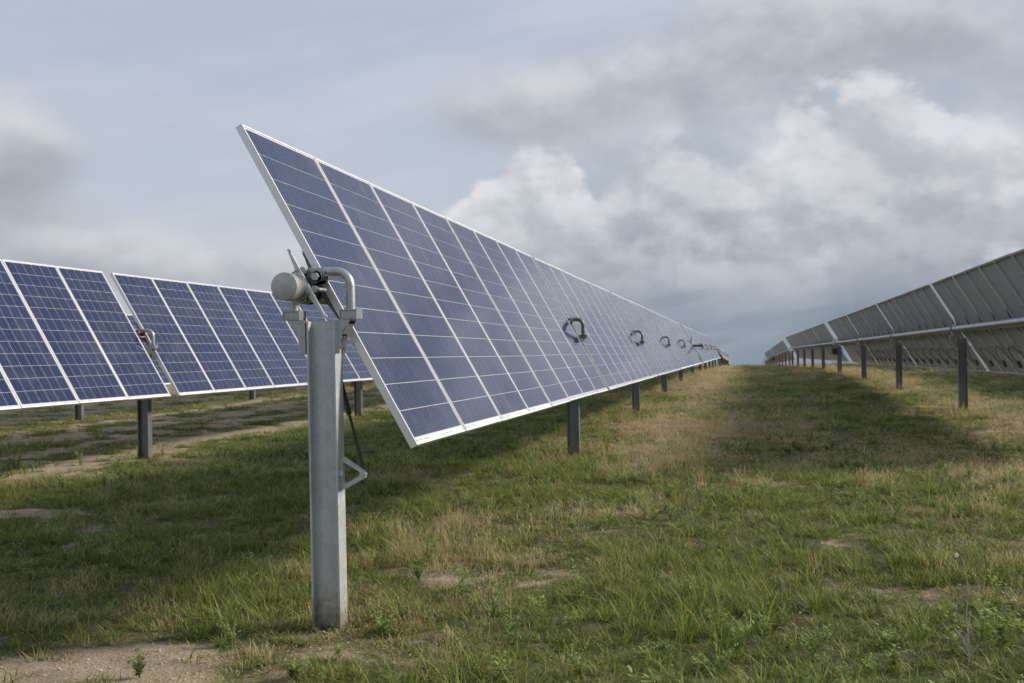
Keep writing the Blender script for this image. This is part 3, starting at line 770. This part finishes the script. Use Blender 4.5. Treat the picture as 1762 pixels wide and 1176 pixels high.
# ------------------------------------------------------------------ vegetation
def leaf_material(name, fresh, deep, mid, straw, rust, trans=.35):
    m = bpy.data.materials.new(name); m.use_nodes = True; T = NT(m.node_tree)
    for nd in list(T.n): T.n.remove(nd)
    bc = T.new('ShaderNodeAttribute', attribute_name='bc'); s = T.new('ShaderNodeSeparateColor'); T.put(s.inputs[0], bc.outputs['Color'])
    dr = T.new('ShaderNodeAttribute', attribute_name='dry', attribute_type='INSTANCER')
    oi = T.new('ShaderNodeObjectInfo')
    hue, hgt = s.outputs[0], s.outputs[1]
    g = T.mix(T.m('MULTIPLY_ADD', hue, .5, T.m('MULTIPLY', oi.outputs['Random'], .5)), rgba(*deep), rgba(*fresh))
    g = T.mix(T.step(T.m('MULTIPLY_ADD', hgt, .5, hue), .75, 1.4, 0, .8), g, rgba(*mid))
    dead = T.step(T.m('ADD', T.m('MULTIPLY_ADD', s.outputs[2], .55, -.28), dr.outputs['Fac']), .30, .75)
    dcol = T.mix(T.step(hue, .55, .95), rgba(*straw), rgba(*rust))
    col = T.mix(dead, g, dcol)
    d = T.new('ShaderNodeBsdfPrincipled'); T.put(d.inputs['Base Color'], col); d.inputs['Roughness'].default_value = .55; d.inputs['Specular IOR Level'].default_value = .3
    tr = T.new('ShaderNodeBsdfTranslucent'); T.put(tr.inputs[0], col)
    mx = T.new('ShaderNodeMixShader'); mx.inputs[0].default_value = trans; T.l.new(d.outputs[0], mx.inputs[1]); T.l.new(tr.outputs[0], mx.inputs[2])
    o = T.new('ShaderNodeOutputMaterial'); T.l.new(mx.outputs[0], o.inputs[0])
    return m
MAT['grass'] = leaf_material('grass_blades', (.215, .280, .056), (.064, .104, .022), (.43, .40, .10), (.56, .46, .27), (.45, .30, .12), .42)
MAT['weed'] = leaf_material('weed_leaves', (.27, .34, .085), (.12, .165, .045), (.38, .43, .13), (.40, .33, .18), (.2, .12, .05), .3)
class Leafs:
    def __init__(self): self.v = []; self.f = []; self.c = []
    def blade(self, base, d, h, w, bend, hue, dead, seg=3):
        # d: lean direction (x, y); bend: sideways travel of the tip
        o = len(self.v); px, py = -d[1], d[0]
        tw = random.uniform(-.6, .6); px, py = px * math.cos(tw) - py * math.sin(tw), px * math.sin(tw) + py * math.cos(tw)
        for i in range(seg + 1):
            t_ = i / seg; k = t_ ** 1.7
            cx = base[0] + d[0] * bend * k; cy = base[1] + d[1] * bend * k; cz = base[2] + h * (t_ - .28 * (bend / max(h, .01)) * t_ * t_)
            ww = w * (1 - t_ ** 1.6) * .5
            if i < seg:
                self.v += [(cx - px * ww, cy - py * ww, cz), (cx + px * ww, cy + py * ww, cz)]; self.c += [(hue, t_, dead, 1)] * 2
            else: self.v.append((cx, cy, cz)); self.c.append((hue, 1, dead, 1))
        for i in range(seg - 1): a = o + 2 * i; self.f.append((a, a + 1, a + 3, a + 2))
        a = o + 2 * (seg - 1); self.f.append((a, a + 1, a + 2))
    def leaf(self, p_, d, n_, L_, w, hue, dead):
        # small folded leaf from p along d
        o = len(self.v); p_ = Vector(p_); d = Vector(d).normalized(); s = d.cross(Vector(n_)).normalized(); up = s.cross(d)
        for a, b_, c in ((0, 0, 0), (.45, .5, .10), (.45, 0, 0), (.45, -.5, .10), (1, 0, -.12)):
            self.v.append(tuple(p_ + d * (a * L_) + s * (b_ * w) + up * (c * w))); self.c.append((hue, .3 + .6 * a, dead, 1))
        self.f += [(o, o + 2, o + 1), (o, o + 3, o + 2), (o + 2, o + 4, o + 1), (o + 3, o + 4, o + 2)]
    def mesh(self, name, mat):
        me = bpy.data.meshes.new(name); me.from_pydata(self.v, [], self.f)
        at = me.color_attributes.new('bc', 'FLOAT_COLOR', 'POINT'); at.data.foreach_set('color', np.array(self.c, np.float32).ravel())
        me.materials.append(MAT[mat]); me.polygons.foreach_set('use_smooth', [True] * len(me.polygons)); me.update(); return me
def tuft(r_, nb, hmin, hmax, w, spread, deadp):
    L_ = Leafs()
    for _ in range(nb):
        a = random.uniform(0, 2 * math.pi); q = r_ * math.sqrt(random.random()); h = random.uniform(hmin, hmax) * (1.15 - .4 * q / r_)
        a2 = a + random.gauss(0, .8)
        L_.blade((q * math.cos(a), q * math.sin(a), -.01), (math.cos(a2), math.sin(a2)), h, w * random.uniform(.7, 1.3), h * spread * random.uniform(.2, 1.3), random.random(), 1.0 if random.random() < deadp else random.random() * .5)
    return L_.mesh('tuft', 'grass')
def straw(nb):
    L_ = Leafs()
    for _ in range(nb):
        a = random.uniform(0, 6.283); q = .07 * math.sqrt(random.random()); h = random.uniform(.10, .24); a2 = random.uniform(0, 6.283)
        b_ = (q * math.cos(a), q * math.sin(a), -.01); d = (math.cos(a2), math.sin(a2)); bend = h * random.uniform(.05, .45)
        L_.blade(b_, d, h, .0022, bend, random.random(), 1.0)
        top = Vector((b_[0] + d[0] * bend, b_[1] + d[1] * bend, h * (1 - .28 * bend / h)))
        for k in range(4): L_.leaf(top - Vector((d[0] * .1, d[1] * .1, 1)) * (.012 * k), (random.uniform(-.5, .5), random.uniform(-.5, .5), .8), (1, .2, 0), .016, .004, random.random(), 1.0)
    return L_.mesh('straw', 'grass')
def forb(h, stems, leaves, ll, lw):
    L_ = Leafs()
    for _ in range(stems):
        a = random.uniform(0, 6.283); lean = random.uniform(.1, .8); hh = h * random.uniform(.6, 1.1)
        d = Vector((math.cos(a) * lean, math.sin(a) * lean, 1)).normalized()
        L_.blade((0, 0, -.01), (math.cos(a), math.sin(a)), hh, .004, hh * lean, .4, .2)
        for k in range(leaves):
            t_ = (k + 1) / leaves; b2 = random.uniform(0, 6.283)
            p_ = Vector((math.cos(a) * hh * lean * t_ ** 1.7, math.sin(a) * hh * lean * t_ ** 1.7, hh * (t_ - .28 * lean * t_ * t_)))
            dd = Vector((math.cos(b2), math.sin(b2), random.uniform(.1, .9)))
            L_.leaf(p_, dd, (0, 0, 1), ll * random.uniform(.6, 1.2) * (1.1 - .5 * t_), lw * random.uniform(.7, 1.2), .3 * random.random() + .6 * t_, random.random() * .4)
    return L_.mesh('forb', 'weed')
def proto_collection(name, meshes):
    col = bpy.data.collections.new(name)
    for i, me in enumerate(meshes):
        o = bpy.data.objects.new('%s_%02d' % (name, i), me); col.objects.link(o)
    return col
def scatter(name, label, col, pts, idx_, rot, scl, dry, cat=None):
    me = bpy.data.meshes.new(name); me.vertices.add(len(pts)); me.vertices.foreach_set('co', np.asarray(pts, np.float32).ravel())
    for nm, typ, arr, key in (('pick', 'INT', idx_, 'value'), ('rot', 'FLOAT_VECTOR', rot, 'vector'), ('scl', 'FLOAT_VECTOR', scl, 'vector'), ('dry', 'FLOAT', dry, 'value')):
        at = me.attributes.new(nm, typ, 'POINT'); at.data.foreach_set(key, np.ascontiguousarray(arr, np.int32 if typ == 'INT' else np.float32).ravel())
    me.update()
    o = obj(name, me); o['kind'] = 'stuff'; o['label'] = label; o['category'] = cat
    ng = bpy.data.node_groups.new(name + '_scatter', 'GeometryNodeTree')
    ng.interface.new_socket('Geometry', in_out='INPUT', socket_type='NodeSocketGeometry'); ng.interface.new_socket('Geometry', in_out='OUTPUT', socket_type='NodeSocketGeometry')
    gi = ng.nodes.new('NodeGroupInput'); go = ng.nodes.new('NodeGroupOutput')
    ci = ng.nodes.new('GeometryNodeCollectionInfo'); ci.inputs['Collection'].default_value = col; ci.inputs['Separate Children'].default_value = True; ci.inputs['Reset Children'].default_value = True
    ip = ng.nodes.new('GeometryNodeInstanceOnPoints'); ip.inputs['Pick Instance'].default_value = True
    def att(nm, typ):
        a = ng.nodes.new('GeometryNodeInputNamedAttribute'); a.data_type = typ; a.inputs['Name'].default_value = nm; return a.outputs['Attribute']
    L_ = ng.links
    L_.new(gi.outputs[0], ip.inputs['Points']); L_.new(ci.outputs[0], ip.inputs['Instance'])
    L_.new(att('pick', 'INT'), ip.inputs['Instance Index']); L_.new(att('rot', 'FLOAT_VECTOR'), ip.inputs['Rotation']); L_.new(att('scl', 'FLOAT_VECTOR'), ip.inputs['Scale'])
    L_.new(ip.outputs[0], go.inputs[0])
    md = o.modifiers.new('scatter', 'NODES'); md.node_group = ng
    return o

green = [tuft(.055, 30, .04, .17, .0056, .75, .14) for _ in range(5)] + [tuft(.05, 34, .03, .09, .0050, .9, .25) for _ in range(3)] + [tuft(.06, 28, .08, .25, .0060, .85, .16) for _ in range(3)]
dryt = [tuft(.055, 32, .03, .14, .0046, .85, .75) for _ in range(4)] + [straw(16) for _ in range(3)]
NG, ND = len(green), len(dryt)
GRASS = proto_collection('grass_tufts', green + dryt)
# positions: in a fan ahead of the camera, thinning with distance
def fan(d0, d1, dens):
    a0, a1 = RAD(-48), RAD(24)
    k = int(.5 * (a1 - a0) * (d1 * d1 - d0 * d0) * dens)
    d = np.sqrt(rng.uniform(d0 * d0, d1 * d1, k)); a = rng.uniform(a0, a1, k)
    return d * np.sin(a), d * np.cos(a)
PX, PY, PS, LOD = [], [], [], []
for d0, d1, dens, wide, tall in ((3.4, 7.5, 330, 1.0, 1.0), (7.5, 13, 170, 1.25, 1.0), (13, 24, 62, 1.9, 1.0), (24, 42, 22, 3.0, 1.05), (42, 75, 7, 5.0, 1.1), (75, 125, 2.2, 8.0, 1.15)):
    x, y = fan(d0, d1, dens); PX.append(x); PY.append(y); PS.append(np.stack([np.full(len(x), wide), np.full(len(x), wide), np.full(len(x), tall)], 1))
PX = np.concatenate(PX); PY = np.concatenate(PY); PS = np.concatenate(PS)
S_ = sand_field(PX, PY); DR = dry_field(PX, PY)
lush = fbm(PX, PY, 1.6, 61, 3); clump = fbm(PX, PY, 5.0, 71, 2)
keep = rng.random(len(PX)) < (1 - .93 * sm(.18, .52, S_ + .9 * (clump - .5))) * (.38 + .62 * sm(.32, .58, clump))
PX, PY, PS, S_, DR, lush, clump = [a[keep] for a in (PX, PY, PS, S_, DR, lush, clump)]
n = len(PX)
dryness = np.clip(DR + rng.normal(0, .12, n), 0, 1.2)
isdry = rng.random(n) < sm(.30, .80, dryness) * .85
pick = np.where(isdry, NG + rng.integers(0, ND, n), np.where(rng.random(n) < sm(.42, .66, lush + .2 * (clump - .5)), np.where(rng.random(n) < .35, 8 + rng.integers(0, 3, n), rng.integers(0, 5, n)), np.where(rng.random(n) < .5, 5 + rng.integers(0, 3, n), rng.integers(0, 5, n))))
foot = bump2(PX, PY, -2.06, 4.98, .30, .26)
hs = (1 - .65 * foot) * (.24 + .72 * lush) * rng.uniform(.55, 1.45, n) * (1 - .35 * sm(.1, .3, S_))
scl = PS * np.stack([rng.uniform(.8, 1.25, n), rng.uniform(.8, 1.25, n), hs], 1)
rot = np.stack([rng.normal(0, .12, n), rng.normal(0, .12, n), rng.uniform(0, 6.283, n)], 1)
dist_ = np.hypot(PX, PY)
grass = scatter('grass', 'uneven green and straw coloured grass covering the ground', GRASS, np.stack([PX, PY, gz(PX, PY) - .004], 1), pick, rot, scl, np.where(isdry, .75, np.clip(dryness * .65, 0, .6)), 'grass')

# low broad-leaved weeds among the grass
forbs = [forb(.10, 9, 9, .030, .012) for _ in range(3)] + [forb(.16, 7, 13, .034, .010) for _ in range(3)]
WEEDS = proto_collection('weed_plants', forbs)
x, y = fan(3.6, 16, 14.0)
wf = fbm(x, y, .9, 81, 3)
keep = (rng.random(len(x)) < sm(.48, .66, wf) + .8 * bump2(x, y, .3, 4.8, 1.0, .5) + .4 * bump2(x, y, -1.4, 5.9, .9, .6) + .6 * bump2(x, y, -.55, 11.0, 1.2, .8)) & (sand_field(x, y) < .5)
x, y = x[keep], y[keep]; n = len(x)
scatter('weeds', 'low grey-green leafy weeds scattered through the grass', WEEDS, np.stack([x, y, gz(x, y)], 1), rng.integers(0, 6, n), np.stack([rng.normal(0, .1, n), rng.normal(0, .1, n), rng.uniform(0, 6.28, n)], 1), rng.uniform(.7, 1.5, n)[:, None] * np.ones(3), np.clip(rng.normal(.1, .1, n), 0, .5), 'weeds')

# grit and small stones on the bare soil
def stone(seed):
    r_ = np.random.default_rng(seed); import bmesh
    bm = bmesh.new(); bmesh.ops.create_icosphere(bm, subdivisions=1, radius=1)
    for v_ in bm.verts: v_.co *= float(r_.uniform(.7, 1.2)); v_.co.z *= .6
    me = bpy.data.meshes.new('stone'); bm.to_mesh(me); bm.free(); me.materials.append(MAT['stone']); return me
MAT['stone'] = simple('pale_grit', (.42, .36, .28), .9, 0, .4, 3)
STONES = proto_collection('grit_stones', [stone(i) for i in range(4)])
x, y = fan(3.6, 20, 260); keep = (sand_field(x, y) > .22) & (rng.random(len(x)) < np.where(np.hypot(x, y) < 9, 1, .3)); x, y = x[keep], y[keep]; n = len(x)
sz = (.003 + .011 * rng.random(n) ** 5)[:, None] * np.ones(3)
scatter('grit', 'small pale stones lying on bare sandy soil', STONES, np.stack([x, y, gz(x, y) + .001], 1), rng.integers(0, 4, n), rng.uniform(0, 6.28, (n, 3)), sz, np.zeros(n), 'stones')

# ------------------------------------------------------------------ single plants that stand out
MAT['stalk'] = simple('dead_grey_stalk', (.34, .30, .26), .85, 0, .25, 60)
MAT['bud'] = simple('dried_seed_head', (.46, .33, .28), .9, 0, .3, 90)
r_ = random.Random(5)
t0 = thing('dead_weed', 'tall dry grey weed stalk with a drooping seed head, right foreground', 'weed', (.94, 4.99, gzf(.94, 4.99) - .01))
pts = [Vector((0, 0, 0)), Vector((.006, .01, .10)), Vector((-.004, .0, .22)), Vector((.004, -.01, .34)), Vector((-.010, 0, .46)), Vector((-.026, .0, .490)), Vector((-.040, 0, .492))]
mb = MB(); pp = smooth_path(pts, 4); mb.tube(pp, [.0030 - .0018 * i / (len(pp) - 1) for i in range(len(pp))], 7); obj('stem', mb.mesh('stem', ['stalk'], True), t0)
import bmesh
bm = bmesh.new(); bmesh.ops.create_icosphere(bm, subdivisions=2, radius=.013)
for v_ in bm.verts: v_.co *= r_.uniform(.8, 1.15); v_.co.z *= 1.25
me = bpy.data.meshes.new('seed_head'); bm.to_mesh(me); bm.free(); me.materials.append(MAT['bud']); obj('seed_head', me, t0, None, (-.044, 0, .488))
for k in range(9):
    a = r_.uniform(0, 6.283); z = r_.uniform(.03, .17); L_ = r_.uniform(.05, .12); d = Vector((math.cos(a), math.sin(a) * .7, r_.uniform(.5, 1.6))).normalized()
    mb = MB(); p0 = Vector((0, 0, z)); pts = [p0, p0 + d * L_ * .5 + Vector((0, 0, .008)), p0 + d * L_]
    mb.tube(smooth_path(pts, 3), [.003, .0028, .0026, .0022, .002, .0016, .001], 5); obj('side_branch', mb.mesh('side_branch', ['stalk'], True), t0)
t0 = thing('dead_twig', 'pale dry forked twig lying on the grass below the panel row', 'twig', (-1.46, 8.9, gzf(-1.46, 8.9) + .05))
mb = MB(); mb.tube(smooth_path([Vector((-.12, -.02, -.03)), Vector((0, 0, .015)), Vector((.16, .03, .06)), Vector((.26, .02, .085))], 4), [.007 - .0004 * i for i in range(13)], 6); obj('stem', mb.mesh('stem', ['stalk'], True), t0)
for a, b_ in (((-.02, 0, .01), (-.12, .03, .075)), ((.0, 0, .015), (-.06, -.03, .09)), ((-.05, -.01, 0), (-.16, -.02, .03)), ((.03, 0, .02), (.05, .02, .085))):
    mb = MB(); mb.tube([Vector(a), Vector(b_)], [.004, .0015], 5); obj('side_branch', mb.mesh('side_branch', ['stalk'], True), t0)
plants = [((-2.64, 4.31), 'low leafy green weed growing on the bare sand, bottom left corner', .15, 11, 12, .036, .013, 1.0),
          ((-2.46, 4.83), 'grey-green weed at the sand edge, left of the foreground post foot', .14, 12, 11, .026, .010, 1.1),
          ((-1.98, 6.37), 'bushy grey-green weed in the dry grass just behind the foreground post', .15, 12, 12, .026, .010, 1.2),
          ((-.67, 9.72), 'low leafy weed in sunlit grass in front of the second post', .20, 12, 12, .040, .016, 1.2),
          ((-.25, 9.58), 'leafy weed in the grass, right of the one in front of the second post', .18, 10, 12, .040, .016, 1.1),
          ((-.04, 5.12), 'bright feathery green weed at the bottom edge, right of the middle', .20, 14, 16, .036, .009, 1.1),
          ((.29, 5.03), 'feathery green weed clump at the bottom, between bright weed and dead stalk', .20, 14, 16, .036, .009, 1.05),
          ((.63, 4.95), 'pale leaved weed at the bottom edge, just left of the dead stalk', .14, 8, 9, .045, .018, 1.0),
          ((1.14, 5.25), 'dark leafy weed in the bottom right corner, right of the dead stalk', .22, 12, 12, .05, .02, 1.0),
          ((-.70, 4.55), 'green weed among grass at the middle of the bottom edge', .14, 12, 14, .03, .009, 1.0)]
for (x, y), lab, h, ns, nl, ll, lw, k in plants:
    lf = forb(h, ns, nl, ll, lw); o = obj('leafy_weed', lf, None, None, (x, y, gzf(x, y))); o.scale = (k, k, k); o.rotation_euler = (0, 0, r_.uniform(0, 6)); tag(o, lab, 'weed', 'leafy weeds in the grass')
